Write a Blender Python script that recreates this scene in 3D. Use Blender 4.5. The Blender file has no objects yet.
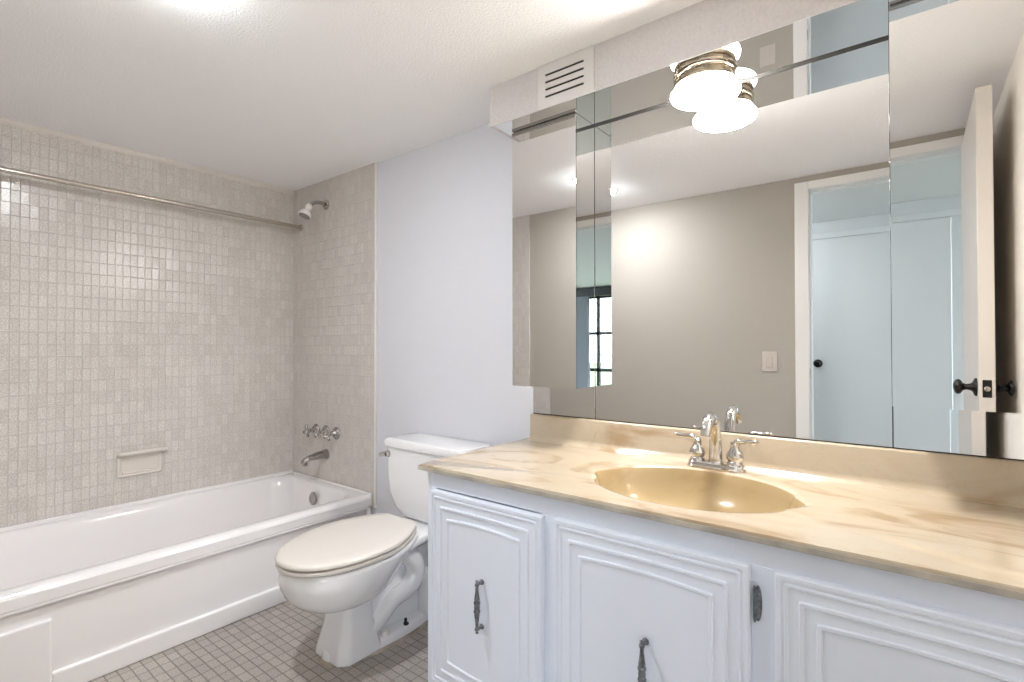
import bpy, bmesh, math, random
from mathutils import Vector, Matrix
random.seed(4)
S = bpy.context.scene
COL = S.collection
PI = math.pi

# ------------------------------------------------------------------ camera
cam_d = bpy.data.cameras.new('camera')
cam = bpy.data.objects.new('camera', cam_d); COL.objects.link(cam)
F_PX = 512.12
cam_d.sensor_width = 36.0; cam_d.lens = F_PX / 1024 * 36.0
cam_d.clip_start = 0.01; cam_d.clip_end = 200
CX, CY, CH = 2.9407, -1.6305, 1.1129
yaw, pitch, roll = 0.6617, 0.0113, -0.0009
fw = Vector((-math.sin(yaw), math.cos(yaw), 0)); rt = Vector((math.cos(yaw), math.sin(yaw), 0)); up = Vector((0, 0, 1))
f2 = fw * math.cos(pitch) + up * math.sin(pitch); u2 = up * math.cos(pitch) - fw * math.sin(pitch)
r3 = rt * math.cos(roll) + u2 * math.sin(roll); u3 = u2 * math.cos(roll) - rt * math.sin(roll)
Mx = Matrix((r3, u3, -f2)).transposed().to_4x4(); Mx.translation = Vector((CX, CY, CH))
cam.matrix_world = Mx
S.camera = cam

# ------------------------------------------------------------------ view + world
S.view_settings.view_transform = 'Standard'; S.view_settings.look = 'None'
S.view_settings.gamma = 1.0; S.view_settings.use_curve_mapping = False
S.view_settings.exposure = 1.86
S.cycles.max_bounces = 14; S.cycles.diffuse_bounces = 8; S.cycles.glossy_bounces = 12
S.cycles.use_denoising = True
S.cycles.caustics_reflective = True
S.cycles.sample_clamp_indirect = 6.0
S.cycles.blur_glossy = 0.3
SKY_STRENGTH = 3.6
LAMP_STRENGTH = 56.0
CEIL_FILL = 142.0
HALL_FILL = 7.5
w = bpy.data.worlds.new('sky'); S.world = w; w.use_nodes = True
bg = w.node_tree.nodes['Background']
bg.inputs['Color'].default_value = (0.80, 0.89, 1.0, 1); bg.inputs['Strength'].default_value = SKY_STRENGTH

# ------------------------------------------------------------------ materials
def new_mat(name, color=(.8, .8, .8), rough=.5, metal=0.0, spec=.5, coat=0.0):
    m = bpy.data.materials.new(name); m.use_nodes = True
    b = m.node_tree.nodes['Principled BSDF']
    b.inputs['Base Color'].default_value = (*color, 1); b.inputs['Roughness'].default_value = rough
    b.inputs['Metallic'].default_value = metal; b.inputs['Specular IOR Level'].default_value = spec
    b.inputs['Coat Weight'].default_value = coat; b.inputs['Coat Roughness'].default_value = .08
    return m, m.node_tree, b

def N(nt, kind, **kw):
    n = nt.nodes.new(kind)
    for k, v in kw.items():
        if k in n.inputs.keys() if isinstance(k, str) else False: n.inputs[k].default_value = v
        else: setattr(n, k, v)
    return n

def noisy(name, color, rough, bump_scale, bump, color2=None, cscale=3.0, spec=.3, metal=0.0, coat=0.0, detail=4):
    m, nt, b = new_mat(name, color, rough, metal, spec, coat)
    tc = nt.nodes.new('ShaderNodeTexCoord')
    if bump:
        n = nt.nodes.new('ShaderNodeTexNoise'); n.inputs['Scale'].default_value = bump_scale; n.inputs['Detail'].default_value = detail
        nt.links.new(tc.outputs['Object'], n.inputs['Vector'])
        bp = nt.nodes.new('ShaderNodeBump'); bp.inputs['Strength'].default_value = 1.0; bp.inputs['Distance'].default_value = bump
        nt.links.new(n.outputs['Fac'], bp.inputs['Height']); nt.links.new(bp.outputs['Normal'], b.inputs['Normal'])
    if color2:
        n2 = nt.nodes.new('ShaderNodeTexNoise'); n2.inputs['Scale'].default_value = cscale; n2.inputs['Detail'].default_value = 6
        nt.links.new(tc.outputs['Object'], n2.inputs['Vector'])
        r = nt.nodes.new('ShaderNodeValToRGB'); r.color_ramp.elements[0].position = .35; r.color_ramp.elements[1].position = .65
        r.color_ramp.elements[0].color = (*color, 1); r.color_ramp.elements[1].color = (*color2, 1)
        nt.links.new(n2.outputs['Fac'], r.inputs['Fac']); nt.links.new(r.outputs['Color'], b.inputs['Base Color'])
    return m

def tile_mat(name, ax, pw, ph, grout_w, ca, cb, cg, rough, tilt, bump, speck=.5):
    """mosaic tiles: ax = the two object axes that run along the tiles"""
    m, nt, b = new_mat(name, ca, rough, 0, .5)
    L = nt.links.new
    tc = nt.nodes.new('ShaderNodeTexCoord'); sp = nt.nodes.new('ShaderNodeSeparateXYZ'); L(tc.outputs['Object'], sp.inputs[0])
    def mth(op, a, c=None):
        n = nt.nodes.new('ShaderNodeMath'); n.operation = op
        for i, v in enumerate((a, c)):
            if v is None: continue
            if isinstance(v, (int, float)): n.inputs[i].default_value = v
            else: L(v, n.inputs[i])
        return n.outputs[0]
    wob = nt.nodes.new('ShaderNodeTexNoise'); wob.inputs['Scale'].default_value = 9; L(tc.outputs['Object'], wob.inputs['Vector'])
    wv = mth('MULTIPLY', mth('SUBTRACT', wob.outputs['Fac'], .5), .004)
    us = []; fr = []; edge = []
    for a, p in zip(ax, (pw, ph)):
        u = mth('DIVIDE', mth('ADD', sp.outputs[a], wv), p)
        us.append(mth('FLOOR', u)); f = mth('FRACT', u); fr.append(f)
        e = mth('MULTIPLY', mth('MINIMUM', f, mth('SUBTRACT', 1.0, f)), p)   # metres from joint
        edge.append(e)
    e = mth('MINIMUM', edge[0], edge[1])
    mask = nt.nodes.new('ShaderNodeMapRange'); mask.interpolation_type = 'SMOOTHSTEP'
    mask.inputs['From Min'].default_value = grout_w * .45; mask.inputs['From Max'].default_value = grout_w * 1.1
    L(e, mask.inputs['Value'])
    cell = nt.nodes.new('ShaderNodeCombineXYZ'); L(us[0], cell.inputs[0]); L(us[1], cell.inputs[1])
    wn = nt.nodes.new('ShaderNodeTexWhiteNoise'); wn.noise_dimensions = '3D'; L(cell.outputs[0], wn.inputs['Vector'])
    spc = nt.nodes.new('ShaderNodeTexNoise'); spc.inputs['Scale'].default_value = 190; spc.inputs['Detail'].default_value = 2
    L(tc.outputs['Object'], spc.inputs['Vector'])
    big = nt.nodes.new('ShaderNodeTexNoise'); big.inputs['Scale'].default_value = 2.2; L(tc.outputs['Object'], big.inputs['Vector'])
    fac = mth('ADD', mth('ADD', mth('ADD', mth('MULTIPLY', wn.outputs['Value'], .22), .18), mth('MULTIPLY', mth('SUBTRACT', spc.outputs['Fac'], .5), speck * 2)),
              mth('MULTIPLY', mth('SUBTRACT', big.outputs['Fac'], .3), .5))
    mx = nt.nodes.new('ShaderNodeMix'); mx.data_type = 'RGBA'; mx.clamp_factor = True
    mx.inputs['A'].default_value = (*ca, 1); mx.inputs['B'].default_value = (*cb, 1); L(fac, mx.inputs['Factor'])
    mg = nt.nodes.new('ShaderNodeMix'); mg.data_type = 'RGBA'; mg.inputs['A'].default_value = (*cg, 1)
    L(mask.outputs[0], mg.inputs['Factor']); L(mx.outputs['Result'], mg.inputs['B']); L(mg.outputs['Result'], b.inputs['Base Color'])
    wc = nt.nodes.new('ShaderNodeSeparateColor'); L(wn.outputs['Color'], wc.inputs[0])
    h = mth('ADD', mth('MULTIPLY', mask.outputs[0], bump),
            mth('ADD', mth('MULTIPLY', mth('MULTIPLY', mth('SUBTRACT', wc.outputs[0], .5), fr[0]), tilt * pw * 30),
                mth('MULTIPLY', mth('MULTIPLY', mth('SUBTRACT', wc.outputs[1], .5), fr[1]), tilt * ph * 30)))
    h = mth('ADD', h, mth('MULTIPLY', spc.outputs['Fac'], .00025))
    bp = nt.nodes.new('ShaderNodeBump'); bp.inputs['Distance'].default_value = 1.0; L(h, bp.inputs['Height']); L(bp.outputs['Normal'], b.inputs['Normal'])
    rr = nt.nodes.new('ShaderNodeMapRange'); rr.inputs['To Min'].default_value = .8; rr.inputs['To Max'].default_value = rough
    L(mask.outputs[0], rr.inputs['Value']); L(rr.outputs[0], b.inputs['Roughness'])
    return m

def marble_mat(name, light, dark, vein, rough=.18):
    m, nt, b = new_mat(name, light, rough, 0, .5, .4)
    L = nt.links.new
    tc = nt.nodes.new('ShaderNodeTexCoord')
    mp = nt.nodes.new('ShaderNodeMapping'); mp.inputs['Scale'].default_value = (1.0, 1.7, 1.7); mp.inputs['Rotation'].default_value = (0, 0, .35)
    L(tc.outputs['Object'], mp.inputs['Vector'])
    n1 = nt.nodes.new('ShaderNodeTexNoise'); n1.inputs['Scale'].default_value = 2.6; n1.inputs['Detail'].default_value = 5; n1.inputs['Distortion'].default_value = 2.4
    L(mp.outputs[0], n1.inputs['Vector'])
    r1 = nt.nodes.new('ShaderNodeValToRGB'); e = r1.color_ramp.elements
    e[0].position = .36; e[0].color = (*light, 1); e[1].position = .68; e[1].color = (*dark, 1)
    x = e.new(.53); x.color = tuple(light[i] * .82 + dark[i] * .18 for i in range(3)) + (1,)
    L(n1.outputs['Fac'], r1.inputs['Fac'])
    n2 = nt.nodes.new('ShaderNodeTexNoise'); n2.inputs['Scale'].default_value = 4.5; n2.inputs['Detail'].default_value = 7; n2.inputs['Distortion'].default_value = 3.2
    L(mp.outputs[0], n2.inputs['Vector'])
    r2 = nt.nodes.new('ShaderNodeValToRGB'); e = r2.color_ramp.elements
    e[0].position = .485; e[0].color = (0, 0, 0, 1); e[1].position = .515; e[1].color = (0, 0, 0, 1); x = e.new(.5); x.color = (.22, .22, .22, 1)
    L(n2.outputs['Fac'], r2.inputs['Fac'])
    mx = nt.nodes.new('ShaderNodeMix'); mx.data_type = 'RGBA'; mx.inputs['B'].default_value = (*vein, 1)
    L(r2.outputs['Color'], mx.inputs['Factor']); L(r1.outputs['Color'], mx.inputs['A']); L(mx.outputs['Result'], b.inputs['Base Color'])
    return m

def mirror_mat(name, tint=(.80, .80, .80), wear=.0):
    m, nt, b = new_mat(name, tint, 0.0, 1.0)
    b.inputs['Roughness'].default_value = 0.0
    return m

M_wall = noisy('painted_plaster_white', (.69, .695, .745), .62, 140, .0011)
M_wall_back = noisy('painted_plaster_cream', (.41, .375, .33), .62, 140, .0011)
M_wall_r = noisy('painted_plaster_ivory', (.84, .80, .74), .62, 140, .0011)
M_ceil = noisy('ceiling_plaster', (.94, .94, .955), .75, 150, .0034)
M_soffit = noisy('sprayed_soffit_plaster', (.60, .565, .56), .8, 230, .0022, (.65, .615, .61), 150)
M_trim = new_mat('semi_gloss_trim_paint', (.78, .765, .74), .35)[0]
M_hall = noisy('hall_wall_paint', (.72, .75, .77), .6, 120, .0008)
M_hall_ceil = noisy('hall_ceiling_paint', (.72, .745, .76), .7, 120, .001)
M_carpet = noisy('beige_carpet', (.42, .37, .31), .95, 400, .004, (.34, .30, .25), 80)
M_door = new_mat('closet_door_paint', (.76, .79, .81), .4)[0]
M_leaf = new_mat('door_leaf_paint', (.63, .585, .535), .35)[0]
M_tile_w2 = tile_mat('wall_mosaic_tile_long', (1, 2), .0295, .0535, .0020, (.52, .48, .445), (.83, .795, .755), (.56, .52, .48), .21, .0018, .0007, 1.0)
M_tile_w1 = tile_mat('wall_mosaic_tile_short', (0, 2), .0295, .0535, .0020, (.50, .46, .43), (.80, .76, .72), (.53, .495, .46), .22, .0018, .0007, 1.0)
M_tile_fl = tile_mat('floor_mosaic_tile', (0, 1), .054, .0345, .0024, (.31, .28, .255), (.55, .50, .455), (.235, .205, .18), .33, .0015, .0007, 1.0)
M_tub = new_mat('enamel_white', (.84, .82, .825), .16, 0, .5, .3)[0]
M_china = new_mat('vitreous_china', (.84, .84, .86), .08, 0, .5, .5)[0]
M_seat = new_mat('cream_seat_plastic', (.63, .595, .555), .22)[0]
M_cab = noisy('cabinet_paint_daylight_tint', (.78, .82, .92), .3, 25, .0003)  # blue tint stands in for doorway daylight on the cabinet front
M_marble = marble_mat('cultured_marble', (.46, .385, .29), (.33, .235, .145), (.37, .275, .17))
M_bowl_shaded = marble_mat('cultured_marble_bowl_shaded', (.37, .275, .145), (.31, .22, .105), (.38, .25, .12))  # darker than the counter: basin shading painted in with the marble swirls
M_edge = noisy('worn_marble_edge', (.56, .51, .44), .35, 60, .0004, (.34, .31, .275), 14)
M_chrome = new_mat('polished_chrome', (.60, .585, .575), .06, 1.0)[0]
M_chrome_d = new_mat('aged_chrome', (.42, .40, .385), .22, 1.0)[0]
M_nickel = new_mat('brushed_nickel', (.34, .285, .215), .22, 1.0)[0]
M_steel = new_mat('rod_steel', (.56, .51, .45), .22, 1.0)[0]
M_iron = noisy('pewter_hardware', (.13, .14, .16), .4, 220, .0012, (.26, .27, .29), 120, metal=.8)
M_black = new_mat('black_bronze_knob', (.012, .011, .011), .22, .3, .6)[0]
M_dark = new_mat('dark_void', (.02, .018, .016), .8)[0]
M_mirror = mirror_mat('mirror_glass')
M_mirror_c = mirror_mat('cabinet_mirror_glass', (.82, .81, .80))
M_mirror_u = mirror_mat('soffit_mirror_glass', (.86, .86, .86))
M_mbody = new_mat('mirror_body', (.45, .43, .40), .4, .6)[0]
M_plate = new_mat('vent_plate_paint', (.66, .63, .615), .5)[0]
M_white_pl = new_mat('white_plastic', (.82, .80, .76), .3)[0]
M_ceramic = new_mat('soap_dish_ceramic', (.72, .67, .62), .16)[0]
M_switch = new_mat('beige_switch_plastic', (.52, .47, .42), .35)[0]
M_caulk = noisy('stained_caulk', (.50, .44, .37), .7, 90, .002, (.30, .24, .18), 12)
M_grass = noisy('lawn', (.10, .15, .07), .9, 40, .02, (.17, .22, .12), 2)
M_stucco = new_mat('garden_wall', (.8, .8, .78), .8)[0]
M_frame_d = new_mat('dark_window_frame', (.03, .032, .036), .4)[0]
M_blind = new_mat('grey_curtain', (.20, .22, .25), .9)[0]

def glow_mat(name, color, strength):
    m = bpy.data.materials.new(name); m.use_nodes = True; b = m.node_tree.nodes['Principled BSDF']
    b.inputs['Base Color'].default_value = (.9, .89, .86, 1); b.inputs['Roughness'].default_value = .3
    b.inputs['Emission Color'].default_value = (*color, 1); b.inputs['Emission Strength'].default_value = strength
    return m
M_shade = glow_mat('opal_glass_lit', (1.0, .975, .94), LAMP_STRENGTH)
M_ceil_fill = glow_mat('ceiling_fill_glow', (.92, .965, 1.0), CEIL_FILL)
M_hall_fill = glow_mat('hall_fill_glow', (.90, .95, 1.0), HALL_FILL)

# ------------------------------------------------------------------ mesh helpers
class MB:
    def __init__(s): s.v = []; s.f = []
    def add(s, vs, fs):
        o = len(s.v); s.v += [tuple(v) for v in vs]; s.f += [tuple(o + i for i in f) for f in fs]; return s
    def box(s, a, b):
        x0, y0, z0 = a; x1, y1, z1 = b
        vs = [(x0,y0,z0),(x1,y0,z0),(x1,y1,z0),(x0,y1,z0),(x0,y0,z1),(x1,y0,z1),(x1,y1,z1),(x0,y1,z1)]
        return s.add(vs, [(0,3,2,1),(4,5,6,7),(0,1,5,4),(1,2,6,5),(2,3,7,6),(3,0,4,7)])
    def loft(s, rings, cap0=True, cap1=True, closed=True):
        n = len(rings[0]); vs = [p for r in rings for p in r]; fs = []
        for i in range(len(rings) - 1):
            for j in range(n if closed else n - 1):
                k = (j + 1) % n
                fs.append((i*n + j, i*n + k, (i+1)*n + k, (i+1)*n + j))
        if cap0: fs.append(tuple(range(n))[::-1])
        if cap1: fs.append(tuple((len(rings)-1)*n + j for j in range(n)))
        return s.add(vs, fs)
    def lathe(s, prof, c=(0,0,0), axis=(0,0,1), seg=32):
        """prof = [(radius, distance along axis)]"""
        a = Vector(axis).normalized(); t = Vector((1,0,0)) if abs(a.x) < .9 else Vector((0,1,0))
        u = a.cross(t).normalized(); v = a.cross(u); c = Vector(c)
        rings = [[c + a*h + (u*math.cos(2*PI*k/seg) + v*math.sin(2*PI*k/seg))*max(r, 1e-5) for k in range(seg)] for r, h in prof]
        return s.loft(rings)
    def tube(s, pts, rad, seg=12, sx=1.0, sy=1.0, smooth=0):
        pts = [Vector(p) for p in pts]
        rads = list(rad) if hasattr(rad, '__len__') else [rad]*len(pts)
        for _ in range(smooth):
            np_, nr = [pts[0]], [rads[0]]
            for i in range(len(pts)-1):
                np_ += [pts[i]*.75 + pts[i+1]*.25, pts[i]*.25 + pts[i+1]*.75]; nr += [rads[i]*.75 + rads[i+1]*.25, rads[i]*.25 + rads[i+1]*.75]
            pts, rads = np_ + [pts[-1]], nr + [rads[-1]]
        rings = []; u = None
        for i, p in enumerate(pts):
            d = (pts[min(i+1, len(pts)-1)] - pts[max(i-1, 0)]).normalized()
            if u is None:
                t = Vector((0,0,1)) if abs(d.z) < .9 else Vector((0,1,0)); u = d.cross(t).normalized()
            else: u = (u - d*u.dot(d)).normalized()
            v = d.cross(u)
            rings.append([p + (u*math.cos(2*PI*k/seg)*sx + v*math.sin(2*PI*k/seg)*sy)*rads[i] for k in range(seg)])
        return s.loft(rings)
    def build(s, name, mat, parent=None, bevel=0, smooth=True, angle=35, subd=0, segs=2):
        me = bpy.data.meshes.new(name); me.from_pydata(s.v, [], s.f); me.update()
        bm = bmesh.new(); bm.from_mesh(me); bmesh.ops.recalc_face_normals(bm, faces=bm.faces); bm.to_mesh(me); bm.free()
        if smooth:
            me.polygons.foreach_set('use_smooth', [True]*len(me.polygons)); me.set_sharp_from_angle(angle=math.radians(angle))
        me.materials.append(mat)
        o = bpy.data.objects.new(name, me); COL.objects.link(o)
        if parent is not None:
            o.parent = parent
            if parent.type == 'EMPTY': o.location = -parent.location
        if bevel:
            b = o.modifiers.new('bevel', 'BEVEL'); b.width = bevel; b.segments = segs; b.limit_method = 'ANGLE'; b.angle_limit = math.radians(40); b.harden_normals = False
        if subd:
            q = o.modifiers.new('subd', 'SUBSURF'); q.levels = subd; q.render_levels = subd
        return o

def thing(name, label, cat, loc, group=None):
    o = bpy.data.objects.new(name, None); COL.objects.link(o); o.location = loc; o.empty_display_size = .05
    o['label'] = label; o['category'] = cat
    if group: o['group'] = group
    return o
def tag(o, label, cat, group=None):
    o['label'] = label; o['category'] = cat
    if group: o['group'] = group
    return o
def struct(o, label=None, cat=None):
    o['kind'] = 'structure'
    if label: o['label'] = label
    if cat: o['category'] = cat
    return o
def rrect(x0, x1, y0, y1, r, z, n=8):
    pts = []
    for cx, cy, a0 in ((x1-r, y1-r, 0), (x0+r, y1-r, PI/2), (x0+r, y0+r, PI), (x1-r, y0+r, 1.5*PI)):
        for k in range(n+1):
            a = a0 + PI/2*k/n; pts.append((cx + r*math.cos(a), cy + r*math.sin(a), z))
    return pts

# ------------------------------------------------------------------ dimensions
HC = 2.0524; R = 1.594; XW4 = 3.213; ZS = 1.907; DS = .222; XS = 1.743
DX0, DX1, DTOP = 2.499, 3.160, 1.976        # bathroom doorway
WT = .11                                     # wall thickness
HY = -2.87                                   # closet wall in the hall
BY = -5.6                                    # far window wall
BX1 = 7.2; HX0 = .9; CLX = 3.24              # closet wall ends here

# ------------------------------------------------------------------ shell
struct(MB().box((-.1, -R-WT/2, -.1), (XW4+.1, .12, 0)).build('floor', M_tile_fl, smooth=False), 'small beige mosaic tile bathroom floor', 'floor')
struct(MB().box((HX0-.1, BY-.1, -.1), (BX1, -R-WT/2, 0)).build('floor_hall', M_carpet, smooth=False), 'beige carpet beyond the bathroom door', 'floor')
struct(MB().box((-.1, -R-WT, HC), (XW4+.1, .12, HC+.1)).build('ceiling', M_ceil, smooth=False), 'off-white bathroom ceiling', 'ceiling')
struct(MB().box((HX0-.1, BY-.1, HC), (BX1, -R-WT, HC+.1)).build('ceiling_hall', M_hall_ceil, smooth=False), 'pale hall ceiling beyond the bathroom door', 'ceiling')
struct(MB().box((-.1, 0, 0), (XW4+.1, .12, HC)).build('wall_back', M_wall, smooth=False), 'white wall behind the toilet and vanity', 'wall')
struct(MB().box((-.1, -R-WT, 0), (0, 0, HC)).build('wall_left', M_wall, smooth=False), 'wall behind the bathtub', 'wall')
struct(MB().box((XW4, -R-WT, 0), (XW4+.1, 0, HC)).build('wall_right', M_wall_r, smooth=False), 'wall at the right end of the vanity', 'wall')
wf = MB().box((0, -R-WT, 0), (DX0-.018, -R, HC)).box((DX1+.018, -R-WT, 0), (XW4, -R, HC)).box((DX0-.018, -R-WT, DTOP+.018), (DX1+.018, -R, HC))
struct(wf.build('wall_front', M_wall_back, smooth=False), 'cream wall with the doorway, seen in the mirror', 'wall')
# tiled faces round the tub
struct(MB().box((0, -R, .30), (.010, 0, HC)).build('wall_tile_left', M_tile_w2, smooth=False), 'glossy mosaic tile along the bathtub', 'wall')
t1 = MB().box((.010, -.010, .30), (.794, 0, HC)).build('wall_tile_back', M_tile_w1, smooth=False); struct(t1, 'mosaic tile behind the shower fittings', 'wall')
struct(MB().box((.010, -R, .30), (.80, -R+.010, HC)).build('wall_tile_front', M_tile_w1, smooth=False), 'mosaic tile at the far end of the tub', 'wall')
struct(MB().box((.794, -.012, .30), (.806, 0, HC)).build('trim_1', M_trim, bevel=.003), 'white edge strip of the tile beside the toilet', 'trim')
# rough plaster bead where tile meets the ceiling
mb = MB(); n = 150; rings = []
for i in range(n+1):
    y = -R + R*i/n; a = .010 + .004*random.random(); h = .020 + .012*random.random()
    rings.append([(.009, y, HC), (.012 + a*.4, y, HC), (.012 + a*.5, y, HC-h*.6), (.009, y, HC-h)])
mb.loft(rings); struct(mb.build('trim_2', M_ceramic, angle=80), 'rough plaster bead above the tub tile', 'trim')

# soffit with mirror underside
struct(MB().box((XS, -DS, ZS+.0013), (XW4, 0, HC)).build('ceiling_soffit', M_soffit, smooth=False), 'grey sprayed plaster soffit above the mirrors', 'ceiling')

# ------------------------------------------------------------------ doorway casing, jamb, hall, closet
cs = .063
def casing(name, x0, x1, ztop, y, dy, mat, label, wd=cs):
    mb = MB()
    for a, b in (((x0-wd, 0), (x0, ztop)), ((x1, 0), (x1+wd, ztop))):
        mb.box((a[0], min(y, y+dy), a[1]), (b[0], max(y, y+dy), b[1]))
    mb.box((x0-wd, min(y, y+dy), ztop), (x1+wd, max(y, y+dy), ztop+wd*.72))
    return struct(mb.build(name, mat, bevel=.004), label, 'trim')
mb = MB().box((DX0-cs, -R, 0), (DX0+.004, -R+.016, DTOP+.042)).box((DX1-.001, -R, 0), (XW4-.001, -R+.016, DTOP+.042)).box((DX0+.004, -R, DTOP-.002), (DX1-.001, -R+.016, DTOP+.042))
struct(mb.build('trim_3', M_trim, bevel=.004), 'painted casing round the bathroom doorway', 'trim')
mb = MB().box((DX0-.018, -R-WT, 0), (DX0, -R, DTOP)).box((DX1, -R-WT, 0), (DX1+.018, -R, DTOP)).box((DX0-.018, -R-WT, DTOP), (DX1+.018, -R, DTOP+.018))
mb.box((DX0, -R-.075, 0), (DX0+.011, -R-.045, DTOP)).box((DX0, -R-.075, DTOP-.011), (DX1, -R-.045, DTOP))
jamb = struct(mb.build('trim_4', M_door, bevel=.002), 'door jamb lining the bathroom doorway', 'trim')
casing('trim_5', DX0, DX1, DTOP, -R-WT, -.016, M_door, 'hall side casing of the bathroom doorway', .05)
st = tag(MB().box((DX0-.001, -R-.040, .935), (DX0+.0022, -R-.006, .995)).box((DX0-.001, -R-.030, .950), (DX0+.0035, -R-.016, .98)).build('strike_plate', M_steel, bevel=.001), 'small metal strike plate on the doorway jamb, seen in the mirror', 'strike plate')

# hall and bedroom shell
CD0, CD1, CDT = 2.30, 3.145, 1.925
cw = MB().box((HX0, HY-.1, 0), (CD0, HY, HC)).box((CD1, HY-.1, 0), (CLX, HY, HC)).box((CD0, HY-.1, CDT), (CD1, HY, HC))
struct(cw.build('wall_hall', M_hall, smooth=False), 'hall wall around the closet door', 'wall')
struct(MB().box((CLX-.1, BY, 0), (CLX, HY-.1, HC)).build('wall_closet_side', M_hall, smooth=False), 'side of the closet facing the bedroom', 'wall')
struct(MB().box((HX0-.1, HY-.1, 0), (HX0, -R-WT, HC)).build('wall_hall_end', M_hall, smooth=False), 'end of the hall', 'wall')
struct(MB().box((XW4+.1, -R-WT, 0), (BX1, -R, HC)).build('wall_bedroom', M_hall, smooth=False), 'bedroom wall beside the bathroom', 'wall')
casing('trim_6', CD0, CD1, CDT, HY, .014, M_door, 'casing round the white closet door', .06)
# far window wall
WX0, WX1, WZ0, WZ1 = 4.35, 6.7, .12, 1.93
mb = MB().box((CLX, BY-.12, 0), (WX0, BY, HC)).box((WX1, BY-.12, 0), (BX1, BY, HC)).box((WX0, BY-.12, WZ1), (WX1, BY, HC)).box((WX0, BY-.12, 0), (WX1, BY, WZ0))
struct(mb.build('wall_window', M_hall, smooth=False), 'bedroom wall with the garden window', 'wall')
mb = MB()
for x in (WX0, 5.05, 5.75, WX1-.05): mb.box((x, BY-.08, WZ0), (x+.05, BY-.03, WZ1))
for z in (WZ0, .72, 1.30, WZ1-.05): mb.box((WX0, BY-.08, z), (WX1, BY-.03, z+.05))
wfr = struct(mb.build('window_1', M_frame_d), 'dark framed bedroom window, seen in the cabinet side mirror', 'window')
gm, gnt, gb = new_mat('window_glass', (1, 1, 1), 0.0); gb.inputs['Transmission Weight'].default_value = 1.0; gb.inputs['IOR'].default_value = 1.02
MB().box((5.19, BY+.03, .02), (5.50, BY+.10, HC-.01)).build('curtain', M_blind, wfr)
MB().box((WX0-.1, BY+.02, WZ1-.02), (WX1+.1, BY+.12, HC-.01)).build('curtain_box', M_frame_d, wfr)
MB().box((WX0, BY-.058, WZ0), (WX1, BY-.054, WZ1)).build('pane', gm, wfr, smooth=False)
# right side of the bedroom left open to let daylight in, added frame
mb = MB().box((BX1, BY, 0), (BX1+.1, -R, .1)).box((BX1, BY, 1.95), (BX1+.1, -R, HC))
for y in (BY, -4.3, -3.0, -R-.1): mb.box((BX1, y, .1), (BX1+.1, y+.1, 1.95))
struct(mb.build('daylight_opening', M_frame_d), 'unseen side of the bedroom left open to let daylight in', 'window')
struct(MB().box((-8, -40, -.6), (40, BY-.3, -.3)).build('ground_lawn', M_grass, smooth=False), 'green lawn outside the bedroom window', 'lawn')
struct(MB().box((7.6, BY-.3, -.6), (40, 6, -.3)).build('ground_lawn_side', M_grass, smooth=False), 'green lawn beside the bedroom', 'lawn')

# closet door
cdoor = struct(MB().box((CD0+.003, HY-.030, .01), (CD1-.003, HY+.008, CDT-.003)).build('door_2', M_door, bevel=.002), 'white flush closet door across the hall, seen in the mirror', 'door')
def knob(c, ax, parent, mat=M_black, rose=.031, ball=.026, proj=.062):
    prof = [(rose*.98, 0), (rose, .003), (rose*.92, .007), (rose*.5, .012), (.0115, .017), (.0095, .028), (.013, .034)]
    for k in range(1, 12):
        a = PI*k/12; prof.append((ball*math.sin(a)*1.0 + (.004 if k < 2 else 0), .034 + (proj-.034)*(1-math.cos(a))/2))
    prof.append((0, proj))
    return MB().lathe(prof, c, ax, 28).build('door_knob', mat, parent, angle=50)
knob((2.385, HY+.008, .985), (0, 1, 0), cdoor)

# bathroom door leaf, standing open along the right wall
LX0, LX1 = 3.116, 3.157; LY1 = -.945; LT = 1.969
leaf = struct(MB().box((LX0, -R+.018, .012), (LX1, LY1, LT)).build('door_1', M_leaf, bevel=.002), 'open white bathroom door seen edge-on in the right cabinet mirror', 'door')
knob((LX0, LY1-.062, .975), (-1, 0, 0), leaf)
knob((LX1, LY1-.062, .975), (1, 0, 0), leaf, proj=.052)
lp = MB().box((LX0+.009, LY1-.001, .945), (LX1-.009, LY1+.0018, 1.003)).build('latch_plate', M_black, leaf, bevel=.002)
MB().lathe([(.0085, 0), (.0085, .006), (.006, .009), (0, .0095)], ((LX0+LX1)/2, LY1+.0005, .974), (0, 1, 0), 16).build('latch_bolt', M_steel, lp)
for z in (.22, .98, 1.75):
    MB().lathe([(.006, -.04), (.006, .04)], (LX1-.002, -R+.013, z), (0, 0, 1), 12).build('door_hinge', M_steel, leaf)

# light switch on the front wall
sw = thing('light_switch', 'beige rocker light switch by the doorway, seen in the mirror', 'light switch', (2.303, -R, .972))
MB().box((2.263, -R, .970), (2.343, -R+.006, 1.084)).build('switch_plate', M_switch, sw, bevel=.003)
MB().box((2.287, -R+.005, .994), (2.319, -R+.010, 1.060)).build('switch_rocker', M_switch, sw, bevel=.002)

# added hall ceiling lamp, unseen fill light behind the camera
hl = thing('hall_fill_lamp', 'large round fill lamp added on the hall ceiling outside the bathroom', 'fill lamp', (2.0, -2.28, HC-.01))
MB().lathe([(.15, 0), (.15, -.03), (.12, -.035)], (2.0, -2.28, HC), (0, 0, 1), 40).build('fill_lamp_base', M_nickel, hl)
MB().lathe([(.14, -.03), (.17, -.05), (.165, -.075), (.12, -.10), (.05, -.112), (0, -.114)], (2.0, -2.28, HC), (0, 0, 1), 40).build('lamp_shade', M_hall_fill, hl)

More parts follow.
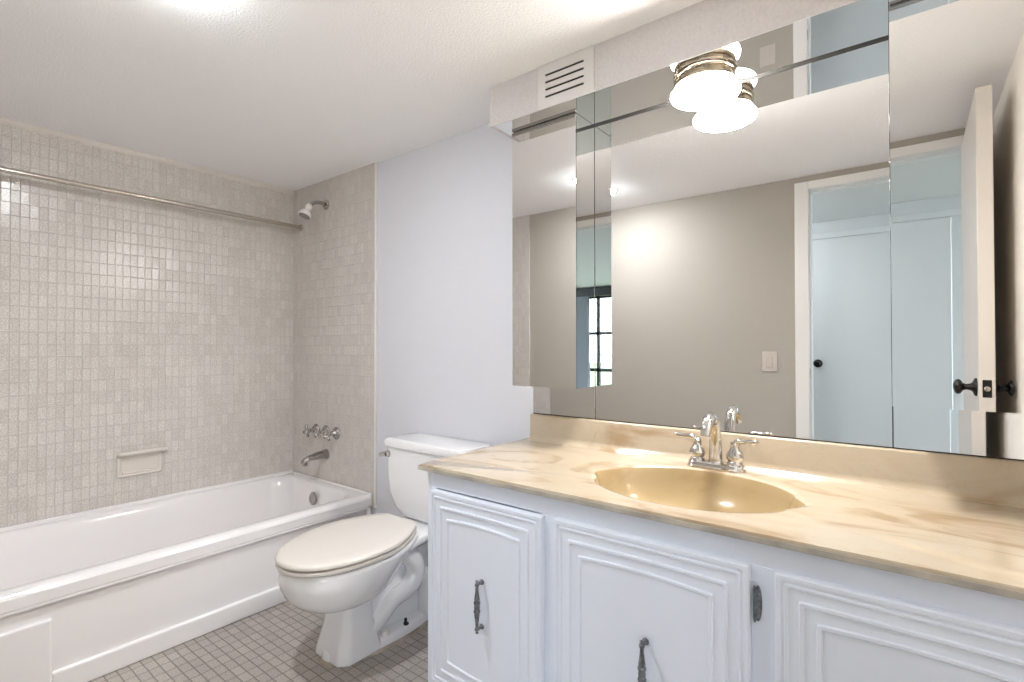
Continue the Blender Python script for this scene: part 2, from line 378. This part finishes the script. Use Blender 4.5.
# small fill lamp added out of sight between the tub and the doorway
LX, LY = 1.50, -1.15
cl = thing('fill_lamp', 'small round fill lamp added on the bathroom ceiling near the toilet', 'fill lamp', (LX, LY, HC-.01))
MB().lathe([(.066, 0), (.066, -.003), (.060, -.0045)], (LX, LY, HC), (0, 0, 1), 40).build('fill_lamp_base', M_white_pl, cl)
MB().lathe([(.057, -.004), (.056, -.009), (.048, -.012), (.025, -.0135), (0, -.014)], (LX, LY, HC), (0, 0, 1), 40).build('fill_lamp_diffuser', M_ceil_fill, cl)

# ------------------------------------------------------------------ wall mirrors
G = .0012
def mirror_panel(x0, x1, z0, z1, label, y=0.0):
    o = MB().box((x0+G, y-.0045, z0), (x1-G, y, z1-.004)).build('wall_mirror', M_mirror, bevel=.0006, smooth=False, segs=1)
    return tag(o, label, 'mirror', 'wall mirror panels above the backsplash')
MBACK = MB().box((1.777, -.0012, .853), (XW4-.001, 0, ZS)).box((1.777, -.0058, ZS-.0055), (XW4-.001, -.001, ZS+.001)).build('trim_7', M_dark, smooth=False); struct(MBACK, 'dark joint backing behind the mirror panels', 'trim')
mirror_panel(1.778, 2.050, .856, ZS-.002, 'narrow mirror strip below the left medicine cabinet')
mirror_panel(2.050, 2.903, .856, ZS-.002, 'widest frameless wall mirror, behind the sink faucet')
mirror_panel(2.903, XW4, .856, ZS-.002, 'mirror panel below the right medicine cabinet')
um = tag(MB().box((1.760, -DS+.001, ZS), (XW4-.002, -.006, ZS+.0012)).build('soffit_mirror', M_mirror_u, smooth=False), 'horizontal mirror under the soffit, holding the lamp', 'mirror')

# ------------------------------------------------------------------ medicine cabinets
def med_cab(x0, x1, dep, z0, label, gap_top):
    t = thing('medicine_cabinet', label, 'cabinet', ((x0+x1)/2, 0, z0))
    MB().box((x0+.002, -dep+.006, z0+.002), (x1, -.0046, ZS-.001)).build('cabinet_body', M_mirror_c, t, smooth=False)
    MB().box((x0, -dep, z0), (x1-.0005, -dep+.0045, ZS-gap_top)).build('mirror_door', M_mirror_c, t, smooth=False)
    MB().box((x0, -dep-.003, ZS-gap_top), (x1, -dep+.006, ZS-.003)).build('door_track', M_chrome_d, t, bevel=.001)
    return t
med_cab(1.778, 2.050, .1347, .970, 'narrow mirrored medicine cabinet at the left end of the mirrors', .014)
med_cab(2.906, XW4-.002, .150, .974, 'mirrored medicine cabinet at the right edge, reflecting the open door', .010)

# ------------------------------------------------------------------ vent plate on the soffit
vt = thing('air_vent', 'square white vent plate with four dark slots on the soffit', 'vent', (2.064, -DS, ZS))
x0, x1, z0, z1 = 1.959, 2.170, ZS, HC-.001
sx0, sx1 = 1.988, 2.134
sl = [1.943, 1.967, 1.991, 2.015]; sh = .0075
mb = MB(); yb, yf = -DS-.0002, -DS-.004
mb.box((x0, yf, z0), (sx0, yb, z1)).box((sx1, yf, z0), (x1, yb, z1))
zz = [z0] + [q for s_ in sl for q in (s_-sh/2, s_+sh/2)] + [z1]
for i in range(0, len(zz), 2): mb.box((sx0, yf, zz[i]), (sx1, yb, zz[i+1]))
mb.build('vent_plate', M_plate, vt, smooth=False)
for s_ in sl: MB().box((sx0, -DS-.0012, s_-sh/2), (sx1, -DS-.0003, s_+sh/2)).build('vent_slot', M_dark, vt, smooth=False)

# ------------------------------------------------------------------ lamp under the soffit
LC = (2.470, -.105, ZS)
lm = thing('vanity_lamp', 'round opal glass lamp with bronze ring under the mirrored soffit', 'lamp', LC)
MB().lathe([(.070, 0), (.086, -.001), (.0875, -.004), (.0865, -.008), (.0815, -.010), (.0815, -.019), (.0855, -.021), (.0860, -.026), (.0855, -.031), (.0815, -.033), (.0815, -.041), (.070, -.042)], LC, (0, 0, 1), 56).build('lamp_ring', M_nickel, lm, angle=28)
MB().lathe([(.070, -.0405), (.084, -.0415), (.092, -.044), (.0958, -.049), (.0962, -.054), (.0935, -.060), (.086, -.0645), (.070, -.0675), (.045, -.0690), (.02, -.0695), (0, -.0696)], LC, (0, 0, 1), 56).build('lamp_shade', M_shade, lm)

# ------------------------------------------------------------------ bathtub
TX1 = .780; TY0 = -R+.012; ZR = .362
tub = thing('bathtub', 'white enamel bathtub set against the mosaic tile wall', 'bathtub', (.39, -.79, 0))
def tub_ring(x0, x1, y0, y1, r, z): return rrect(x0, x1, y0, y1, r, z, 10)
rings = [tub_ring(.010, TX1, TY0, -.010, .004, .300), tub_ring(.010, TX1, TY0, -.010, .004, ZR-.016), tub_ring(.012, TX1-.004, TY0, -.010, .006, ZR-.006),
         tub_ring(.014, TX1-.014, TY0+.002, -.012, .010, ZR), tub_ring(.050, TX1-.058, -1.50, -.060, .09, ZR+.002),
         tub_ring(.060, TX1-.070, -1.49, -.070, .10, ZR-.006), tub_ring(.067, TX1-.078, -1.48, -.077, .11, ZR-.022), tub_ring(.078, TX1-.088, -1.46, -.088, .12, ZR-.07),
         tub_ring(.098, TX1-.108, -1.42, -.110, .13, .17), tub_ring(.118, TX1-.128, -1.36, -.140, .14, .10), tub_ring(.150, TX1-.165, -1.28, -.190, .13, .062), tub_ring(.20, TX1-.22, -1.15, -.28, .10, .052)]
MB().loft(rings, cap0=False, cap1=True).build('tub_shell', M_tub, tub, angle=60)
ap = MB()
# apron relief, lofted profile along the tub: (x, z)
ap.box((.70, TY0, 0), (TX1-.014, -.012, .345))
ap.box((TX1-.03, TY0, .306), (TX1+.001, -.010, .352))
ap.box((TX1-.03, -1.236, 0), (TX1, -.012, .076))
ap.box((TX1-.03, TY0, 0), (TX1+.0008, -1.235, .250))
ap.box((TX1-.03, -.036, 0), (TX1, -.012, .33))
ap.build('apron', M_tub, tub, bevel=.007, segs=3, angle=50)
MB().lathe([(.034, 0), (.034, .004), (.030, .008), (.020, .010), (.018, .008), (.004, .0085), (0, .009)], (.385, -.099, .295), (0, -1, .10), 32).build('overflow_plate', M_chrome_d, tub, angle=25)
mb = MB().box((.010, TY0, ZR-.02), (.020, -.010, ZR+.016)).box((.010, -.020, ZR-.02), (TX1, -.010, ZR+.010))
mb.build('tile_flange', M_tub, tub, bevel=.004)

# tub spout
sp = thing('tub_spout', 'dark chrome tub spout below the tub handles', 'spout', (.367, -.01, .515))
X = .367
rings = []
for y, zc, hw, hh in ((-.010, .515, .027, .027), (-.022, .515, .027, .027), (-.06, .514, .0245, .023), (-.10, .511, .022, .0185), (-.128, .506, .0205, .0165), (-.146, .500, .018, .015), (-.156, .494, .012, .010)):
    rings.append([(X + hw*math.cos(a), y, zc + hh*(math.sin(a) if math.sin(a) > 0 else .8*math.sin(a))) for a in [2*PI*k/28 for k in range(28)]])
MB().loft(rings).build('spout_body', M_chrome_d, sp, angle=50)
MB().lathe([(.014, .012), (.0145, -.024), (.010, -.024)], (X, -.138, .500), (0, 0, 1), 24).build('spout_mouth', M_chrome_d, sp)
MB().lathe([(.031, 0), (.030, .004), (.027, .006)], (X, -.010, .515), (0, -1, 0), 32).build('spout_flange', M_chrome_d, sp)

# three valve handles
for i, hx in enumerate((.265, .365, .465)):
    hv = thing('tub_tap', ['chrome tub handle on the left of three, pointing away', 'middle chrome tub handle above the spout', 'chrome tub handle on the right of three, nearest the toilet'][i], 'tap handle', (hx, -.010, .642), 'handles above the tub spout')
    c = (hx, -.010, .642)
    MB().lathe([(.034, 0), (.034, .003), (.030, .008), (.020, .016), (.0165, .022)], c, (0, -1, 0), 32).build('escutcheon', M_chrome_d, hv, angle=40)
    MB().lathe([(.0125, .018), (.011, .040), (.014, .046), (.0175, .053), (.0165, .064), (.009, .070), (0, .071)], c, (0, -1, 0), 24).build('stem', M_chrome, hv, angle=40)
    mb = MB(); rot = (.3, .9, .55)[i]
    for k in range(4):
        a = rot + k*PI/2; d = Vector((math.cos(a), 0, math.sin(a))); o = Vector((hx, -.067, .642))
        mb.tube([o + d*.008, o + d*.020, o + d*.031, o + d*.036], [.0068, .0060, .0088, .004], 12)
    mb.build('cross_handle', M_chrome_d, hv, angle=60)

# shower head
sh_ = thing('shower_fitting', 'white shower head on a chrome arm high on the tile', 'shower head', (.359, -.01, 1.911))
MB().lathe([(.029, 0), (.029, .003), (.024, .008), (.012, .012)], (.359, -.010, 1.911), (0, -1, 0), 32).build('flange', M_chrome_d, sh_, angle=40)
MB().tube([(.359, -.012, 1.911), (.359, -.05, 1.915), (.359, -.085, 1.907), (.359, -.112, 1.884)], .0105, 16, smooth=2).build('shower_arm', M_chrome_d, sh_, angle=60)
ax = Vector((0, -.42, -.91)).normalized()
MB().lathe([(.012, -.006), (.016, 0), (.018, .010), (.0165, .020), (.0125, .027), (.015, .031), (.023, .039), (.030, .049), (.0345, .062), (.0345, .068), (.032, .070)], (.359, -.112, 1.884), ax, 32).build('shower_rose', M_white_pl, sh_, angle=40)
MB().lathe([(.032, .0685), (.030, .071), (0, .072)], (.359, -.112, 1.884), ax, 32).build('spray_face', M_chrome_d, sh_)

# curtain rod
rod = thing('shower_rod', 'long steel rod high along the tub tile wall', 'rod', (.099, -R/2, 1.819))
MB().lathe([(.0115, .012), (.0115, R-.012)], (.099, 0, 1.819), (0, -1, 0), 24).build('rod_tube', M_steel, rod)
for yy, dd in ((-.010, -1), (-R+.010, 1)):
    MB().lathe([(.020, 0), (.020, .003), (.0145, .006), (.0135, .018)], (.099, yy, 1.819), (0, dd, 0), 24).build('rod_socket', M_steel, rod)

# soap dish
sd = thing('soap_dish', 'recessed ceramic soap dish with grab bar in the tub tile', 'soap dish', (.01, -.78, .50))
y0, y1, z0, z1 = -.876, -.690, .500, .612
mb = MB(); fr_ = .014
rings = []
for dx, ins in ((.010, 0), (.018, .001), (.022, .005), (.021, fr_-.003), (.014, fr_+.003), (.0115, fr_+.008)):
    rings.append([(dx, yy, zz) for yy, zz, _ in rrect(y0+ins, y1-ins, z0+ins, z1-ins, max(.004, .012-ins*.3), 0, 5)])
MB().loft(rings, cap0=True, cap1=True).build('dish_frame', M_ceramic, sd, angle=50)
MB().tube([(.014, y0+.012, z1-.010), (.028, y0+.010, z1-.004), (.038, y0+.020, z1), (.040, -.78, z1+.001), (.038, y1+.004, z1+.002), (.030, y1+.014, z1), (.014, y1+.010, z1-.006)], .0098, 14, smooth=2).build('grab_bar', M_ceramic, sd, angle=60)
MB().box((.012, y0+.022, z0+.014), (.026, y1-.022, z0+.024)).build('soap_ledge', M_ceramic, sd, bevel=.003)

# ------------------------------------------------------------------ toilet
TC = 1.322; PC = 1.298
SK = -.08
tl = thing('toilet', 'white two-piece toilet with closed cream lid beside the tub', 'toilet', (TC, -.35, 0))
def egg(cx, w_, yf, yb, z, n=56, bw=.5, sq=2.3, ymax=None):
    """elongated outline: front tip yf, back yb, half width w_, half width at the back edge bw*w_"""
    ym = ymax if ymax is not None else yb - (yb-yf)*.42
    pts = []
    for k in range(n):
        a = 2*PI*k/n; c, s_ = math.cos(a), math.sin(a)
        if s_ <= 0: x = w_*math.copysign(abs(c)**(2/2.15), c); y = ym - (ym-yf)*abs(s_)**(2/2.15)
        else:
            x = w_*math.copysign(abs(c)**(2/sq), c); y = ym + (yb-ym)*min(1.0, abs(s_)**(2/sq)*1.0)
            t = (y-ym)/(yb-ym)
            lim = w_*(1-(1-bw)*t**1.7)
            if s_ > .93: x = c/ .3676*bw*w_ ; y = yb
            else: x = math.copysign(min(abs(x) if t < .5 else lim, lim), c)
        pts.append((cx + x + (SK*(y+.50) if cx == TC else 0), y, z))
    return pts
# bowl
def bowl_ring(z, w_, yf, yb, bw): return egg(TC, w_, yf, yb, z, bw=bw)
rings = [bowl_ring(z, w_, yf, yb, bw) for z, w_, yf, yb, bw in ((.216, .060, -.600, -.47, .8), (.220, .095, -.648, -.445, .8), (.231, .128, -.690, -.425, .75), (.252, .153, -.726, -.405, .72), (.280, .171, -.752, -.385, .7),
         (.312, .182, -.768, -.355, .68), (.343, .187, -.775, -.315, .64), (.366, .188, -.777, -.268, .6), (.377, .187, -.776, -.262, .6), (.382, .182, -.771, -.262, .6))]
MB().loft(rings).build('bowl', M_china, tl, angle=50)
# deck joining bowl and tank
mb = MB(); rg = []
for y, w_, zb in ((-.44, .150, .318), (-.36, .140, .318), (-.28, .128, .318), (-.20, .120, .322), (-.10, .118, .328), (-.03, .118, .33)):
    rg.append([(TC + SK*(y+.5)*.8 + w_*a, y, z) for a, z in ((-1, .352), (-.95, .372), (.95, .372), (1, .352), (.86, zb+.01), (.6, zb), (-.6, zb), (-.86, zb+.01))])
mb.loft(rg).build('tank_deck', M_china, tl, bevel=.006, segs=2, angle=40)
# pedestal: wedge with flat facets
def ped(z, xl, xr, yf, yb, ch):
    return [(xl, yb, z), (xl, yf+ch, z), (xl+ch, yf, z), (xr-ch, yf, z), (xr, yf+ch, z), (xr, yb, z)]
mb = MB(); mb.loft([ped(0, PC-.100, PC+.100, -.598, -.43, .030), ped(.03, PC-.098, PC+.098, -.594, -.43, .030), ped(.12, PC-.074, PC+.082, -.575, -.45, .026), ped(.245, PC-.050, PC+.078, -.566, -.46, .020)])
mb.build('pedestal', M_china, tl, bevel=.010, segs=3, angle=60)
# foot plate
def foot(z, g): return egg(PC, .102+g, -.600-g, -.135+g, z, bw=.7)
MB().loft([foot(0, .004), foot(.022, .002), foot(.034, -.004), foot(.040, -.016)]).build('foot_plate', M_china, tl, angle=50)
MB().loft([foot(0, .016), foot(.004, .013), foot(.007, .004)]).build('floor_caulk', M_caulk, tl, angle=50)
# web behind the pedestal and the two trapway bulges
mb = MB(); rg = []
for y, w_, z1_ in ((-.47, .058, .24), (-.40, .042, .26), (-.32, .034, .31), (-.24, .034, .33), (-.17, .034, .33), (-.14, .028, .30)):
    rg.append([(PC+.01 + a*w_, y, z) for a, z in ((-1, .02), (-1, z1_*.6), (-.8, z1_), (.8, z1_), (1, z1_*.6), (1, .02))])
mb.loft(rg).build('web', M_china, tl, bevel=.008, angle=50)
for sgn in (-1, 1):
    x = PC + .012 + sgn*.050
    MB().tube([(x, -.47, .075), (x, -.43, .085), (x, -.39, .115), (x, -.35, .145), (x, -.305, .150), (x, -.262, .165), (x+sgn*.004, -.235, .215), (x+sgn*.004, -.250, .265), (x-sgn*.004, -.285, .30), (x-sgn*.015, -.32, .325)],
              [.026, .032, .034, .034, .034, .038, .040, .040, .040, .040], 20, smooth=2).build('trapway', M_china, tl, angle=70)
    MB().tube([(x, -.235, .20), (x, -.20, .185), (x, -.172, .14), (x, -.165, .07), (x, -.165, .03)], [.036, .040, .042, .042, .046], 20, smooth=2).build('trapway_drop', M_china, tl, angle=70)
    MB().lathe([(.013, 0), (.013, .003), (.006, .005), (.0055, .022), (0, .023)], (PC + sgn*.085, -.305, .036), (0, 0, 1), 14).build('floor_bolt', M_dark, tl)
MB().lathe([(.014, 0), (.014, .012), (.011, .018), (0, .020)], (PC+.082, -.405, .037), (0, 0, 1), 20).build('bolt_cap', M_white_pl, tl)
# seat + lid
def sring(z, g, yb=-.264, bw=.53): return egg(TC, .192+g, -.784-g, yb, z, bw=bw)
MB().loft([sring(.381, -.016), sring(.3855, -.016), sring(.3855, -.004), sring(.389, 0), sring(.397, 0), sring(.4005, -.004), sring(.4005, -.016)]).build('seat', M_seat, tl, angle=40)
MB().loft([sring(.400, -.014), sring(.4045, -.014), sring(.4045, -.003), sring(.407, .001), sring(.415, .001), sring(.420, -.003), sring(.4225, -.012), sring(.4235, -.05, -.30)]).build('lid', M_seat, tl, angle=50)
for sgn in (-1, 1):
    MB().box((TC-.03 + sgn*.062-.015, -.268, .374), (TC-.03 + sgn*.062+.015, -.240, .400)).build('seat_hinge', M_seat, tl, bevel=.005)
# tank
TKC = 1.340
def tank_ring(z, hw, yf, r=.03): return rrect(TKC-hw, TKC+hw, yf, -.010, r, z, 6)
MB().loft([tank_ring(.372, .165, -.150, .05), tank_ring(.384, .186, -.165, .05), tank_ring(.42, .206, -.178, .045), tank_ring(.48, .222, -.186), tank_ring(.56, .231, -.189), tank_ring(.676, .235, -.190)]).build('tank', M_china, tl, angle=45)
MB().loft([tank_ring(.676, .236, -.192), tank_ring(.680, .244, -.199), tank_ring(.700, .246, -.201), tank_ring(.709, .242, -.197), tank_ring(.712, .230, -.185)]).build('tank_lid', M_china, tl, angle=40)
fl = MB().lathe([(.016, 0), (.016, .005), (.011, .009), (.011, .018)], (TKC-.208, -.188, .646), (0, -1, 0), 20).build('flush_lever', M_chrome, tl)
MB().tube([(TKC-.205, -.204, .647), (TKC-.222, -.206, .645), (TKC-.240, -.207, .641), (TKC-.250, -.207, .639)], [.012, .0105, .0095, .004], 14).build('lever_arm', M_chrome, fl)

# ------------------------------------------------------------------ vanity
VX0 = 1.773; VY = -.550; VZT = .738; VXE = XW4-.002
van = thing('vanity_cabinet', 'long white vanity cabinet with grooved doors and pewter pulls', 'cabinet', (2.49, VY/2, 0))
mb = MB().box((VX0, VY, .0), (VX0+.018, -.002, VZT)).box((VXE-.018, VY, 0), (VXE, -.002, VZT)).box((VX0, VY+.02, .09), (VXE, -.002, .105))
mb.box((VX0+.018, VY, VZT-.050), (VXE-.018, VY+.02, VZT)).box((VX0+.018, VY, 0), (VXE-.018, VY+.02, .130))
for a, b in ((VX0+.018, 1.812), (2.193, 2.252), (2.680, 2.746)): mb.box((a, VY, .130), (b, VY+.02, VZT-.050))
mb.box((VX0+.018, -.012, .105), (VXE-.018, -.002, .6))
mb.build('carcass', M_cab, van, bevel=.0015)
def panel_door(x0, x1, z0, z1):
    yb = VY-.0005; cx = (x0+x1)/2
    def ring(ins, dy, arch, r):
        pts = []
        xa, xb, za, zb = x0+ins, x1-ins, z0+ins, z1-ins
        r = max(r, .0015); n = 5
        for (ccx, ccz, a0) in ((xb-r, zb-r, 0),):
            for k in range(n+1): a = a0+PI/2*k/n; pts.append([ccx+r*math.cos(a), ccz+r*math.sin(a)])
        m = 17
        for k in range(1, m): pts.append([xb-r + (xa+r-xb+r)*k/m, zb])
        for k in range(n+1): a = PI/2+PI/2*k/n; pts.append([xa+r+r*math.cos(a), zb-r+r*math.sin(a)])
        for k in range(n+1): a = PI+PI/2*k/n; pts.append([xa+r+r*math.cos(a), za+r+r*math.sin(a)])
        for k in range(1, m): pts.append([xa+r + (xb-r-xa-r)*k/m, za])
        for k in range(n+1): a = 1.5*PI+PI/2*k/n; pts.append([xb-r+r*math.cos(a), za+r+r*math.sin(a)])
        hw = (xb-xa)/2
        out = []
        for px, pz in pts:
            t = max(0, 1-((px-cx)/hw)**2)
            if pz > (z0+z1)/2: pz = pz - arch*(1-t)
            else: pz = pz + arch*(1-t)
            out.append((px, yb-dy, pz))
        return out
    T = .018
    prof = [(0, 0, 0, .004), (0, T*.75, 0, .005), (.003, T, 0, .006), (.010, T, 0, .006), (.012, T-.003, 0, .006), (.0155, T-.003, 0, .006), (.0175, T, 0, .006), (.021, T, 0, .006), (.024, T-.0035, 0, .006),
            (.040, T-.0035, .0025, .004), (.042, T+.0005, .0025, .004), (.047, T+.0005, .0025, .004), (.050, T-.0035, .0025, .004),
            (.068, T-.0035, .0065, .003), (.070, T+.0005, .0065, .003), (.075, T+.0005, .0065, .003), (.078, T-.003, .0065, .003)]
    rings = [ring(*p) for p in prof]
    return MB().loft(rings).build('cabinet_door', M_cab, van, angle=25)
def pull(door, x, zc):
    yb = VY-.0185; h = .072
    prof = []
    for t, r in ((-1.0, .0), (-.985, .0035), (-.96, .0050), (-.93, .0030), (-.90, .0028), (-.87, .0060), (-.80, .0062), (-.76, .0040), (-.60, .0046), (-.42, .0062), (-.28, .0078), (-.24, .0060), (-.20, .0090), (-.14, .0094),
                 (-.10, .0072), (0, .0084), (.10, .0072), (.14, .0094), (.20, .0090), (.24, .0060), (.28, .0078), (.42, .0062), (.60, .0046), (.76, .0040), (.80, .0062), (.87, .0060), (.90, .0028), (.93, .0030), (.96, .0050), (.985, .0035), (1.0, 0)):
        prof.append((r, t*h))
    o = MB().lathe(prof, (x, yb-.020, zc), (0, 0, 1), 18).build('pull_handle', M_iron, door, angle=50)
    for s_ in (-1, 1):
        MB().lathe([(.0075, 0), (.0075, .003), (.0042, .006), (.0042, .020)], (x, yb+.0005, zc + s_*h*.84), (0, -1, 0), 14).build('pull_post', M_iron, o, angle=50)
    return o
d1 = panel_door(1.800, 2.205, .118, .686); pull(d1, 2.008, .408)
d2 = panel_door(2.241, 2.691, .118, .690); pull(d2, 2.481, .412)
d3 = panel_door(2.735, 3.190, .118, .690); pull(d3, 2.985, .412)
for z in (.616, .20):
    mb = MB(); rg = []
    for dy, sc in ((0, 1), (-.003, 1), (-.006, .8), (-.007, .5)):
        rg.append([(2.7035 + .0072*sc*math.copysign(abs(math.cos(a))**.9, math.cos(a)), VY+dy-.0002, z + .034*(sc*.25+.75)*math.sin(a)) for a in [2*PI*k/28 for k in range(28)]])
    hg = mb.loft(rg).build('hinge_plate', M_iron, van, angle=50)
    MB().lathe([(0, -.036), (.002, -.034), (.003, -.028), (.003, .028), (.002, .034), (0, .036)], (2.6990, VY-.0085, z), (0, 0, 1), 14).build('hinge_barrel', M_iron, hg)

# countertop with moulded oval basin
KX0, KX1, KY0, KY1, KZ = 1.750, XW4-.002, -.570, -.002, .756
SCX, SCY, SA, SB = 2.485, -.305, .252, .192
top = thing('vanity_countertop', 'cream and tan marbled vanity top with moulded oval basin', 'countertop', (2.49, -.285, VZT))
angs = sorted(set([round(2*PI*k/144, 6) for k in range(144)] + [round(math.atan2(y-SCY, x-SCX) % (2*PI), 6) for x, y in ((KX0, KY0), (KX1, KY0), (KX1, KY1), (KX0, KY1))]))
def rectpt(a, x0, x1, y0, y1, z):
    c, s_ = math.cos(a), math.sin(a); t = 1e9
    if c > 1e-9: t = min(t, (x1-SCX)/c)
    if c < -1e-9: t = min(t, (x0-SCX)/c)
    if s_ > 1e-9: t = min(t, (y1-SCY)/s_)
    if s_ < -1e-9: t = min(t, (y0-SCY)/s_)
    return (SCX+c*t, SCY+s_*t, z)
def sink_pt(a, k, z):
    # oval with a pointed shell notch at either end
    th = a; c, s_ = math.cos(th), math.sin(th)
    r = 1/math.sqrt((c/SA)**2 + (s_/SB)**2)
    e = abs(c)
    notch = .013*math.exp(-((1-e)/.006)) - .006*math.exp(-(((1-e)-.030)/.014)**2)
    r = r*k + notch*max(0, (k-.80)/.20)
    return (SCX + r*c, SCY + r*s_, z)
mb = MB()
mb.loft([[rectpt(a, KX0, KX1, KY0, KY1, VZT+.0005) for a in angs], [rectpt(a, KX0, KX1, KY0, KY1, KZ-.005) for a in angs], [rectpt(a, KX0+.004, KX1, KY0+.004, KY1, KZ) for a in angs],
         [sink_pt(a, 1.06, KZ) for a in angs], [sink_pt(a, 1.015, KZ-.001) for a in angs], [sink_pt(a, 1.0, KZ-.004) for a in angs]], cap0=False, cap1=False)
mb.build('counter_slab', M_marble, top, angle=40)
prof = [(1.0, -.004), (.985, -.010), (.965, -.022), (.93, -.045), (.86, -.075), (.74, -.104), (.58, -.124), (.38, -.136), (.20, -.141), (.09, -.143)]
mb = MB().loft([[sink_pt(a, k, KZ+z) for a in angs] for k, z in prof], cap0=False, cap1=True)
bs = mb.build('sink_basin', M_bowl_shaded, top, angle=60)
MB().lathe([(.024, 0), (.024, .002), (.018, .003), (.014, .0005), (0, .001)], (SCX, SCY, KZ-.1425), (0, 0, 1), 28).build('drain_ring', M_chrome, bs)
mb = MB().box((KX0+.0005, KY0-.0006, VZT+.0007), (KX1-.001, KY0+.003, KZ-.0055)).build('front_edge', M_edge, top, bevel=.0008)
# backsplash with cove
BZ = .853
mb = MB(); rg = []
prof = [(-.002, KZ-.001), (-.045, KZ-.001), (-.044, KZ+.0005), (-.034, KZ+.003), (-.026, KZ+.010), (-.022, KZ+.022), (-.0205, BZ-.005), (-.019, BZ-.0015), (-.016, BZ), (-.005, BZ), (-.002, BZ)]
rg = [[(x, y, z) for y, z in prof] for x in (KX0+.026, KX1)]
mb.loft(rg).build('backsplash', M_marble, top, angle=50)

# ------------------------------------------------------------------ faucet
FX, FY = 2.487, -.076
fa = thing('sink_faucet', 'two-handle chrome faucet behind the oval basin', 'faucet', (FX, FY, KZ))
def stad(hx, hy, z, n=12):
    p = []
    for k in range(n+1): a = -PI/2 + PI*k/n; p.append((FX+hx-hy+hy*math.cos(a), FY+hy*math.sin(a), z))
    for k in range(n+1): a = PI/2 + PI*k/n; p.append((FX-hx+hy+hy*math.cos(a), FY+hy*math.sin(a), z))
    return p
MB().loft([stad(.083, .027, KZ+.0002), stad(.083, .027, KZ+.005), stad(.080, .024, KZ+.008), stad(.079, .023, KZ+.016), stad(.075, .019, KZ+.020)]).build('deck_plate', M_chrome, fa, angle=35)
for s_ in (-1, 1):
    hx = FX + s_*.053
    b_ = MB().lathe([(.021, .016), (.0215, .024), (.018, .029), (.0225, .035), (.0235, .043), (.021, .052), (.0155, .060), (.0115, .068), (.0125, .073), (.0115, .081), (.006, .086), (0, .087)], (hx, FY, KZ), (0, 0, 1), 28).build('handle_hub', M_chrome, fa, angle=40)
    MB().tube([(hx, FY, KZ+.070), (hx+s_*.006, FY-.004, KZ+.084), (hx+s_*.018, FY-.008, KZ+.089), (hx+s_*.036, FY-.010, KZ+.088), (hx+s_*.058, FY-.012, KZ+.090), (hx+s_*.066, FY-.013, KZ+.091)], [.010, .0095, .0075, .0065, .0080, .004], 14, smooth=2).build('lever', M_chrome, b_, angle=60)
MB().tube([(FX, FY, KZ+.016), (FX, FY, KZ+.05), (FX, FY-.002, KZ+.095), (FX, FY-.012, KZ+.135), (FX, FY-.038, KZ+.155), (FX, FY-.068, KZ+.150), (FX, FY-.088, KZ+.128), (FX, FY-.094, KZ+.108)],
          [.0205, .0185, .0165, .0158, .0158, .0155, .0145, .0135], 22, smooth=2).build('spout', M_chrome, fa, angle=50)
MB().lathe([(.0215, .016), (.0215, .022), (.0185, .027), (.018, .032)], (FX, FY, KZ), (0, 0, 1), 28).build('spout_collar', M_chrome, fa, angle=35)
MB().lathe([(.0025, 0), (.0025, .05), (.005, .052), (.006, .058), (.003, .062), (0, .063)], (FX, FY+.021, KZ+.018), (0, 0, 1), 12).build('lift_rod', M_chrome, fa)
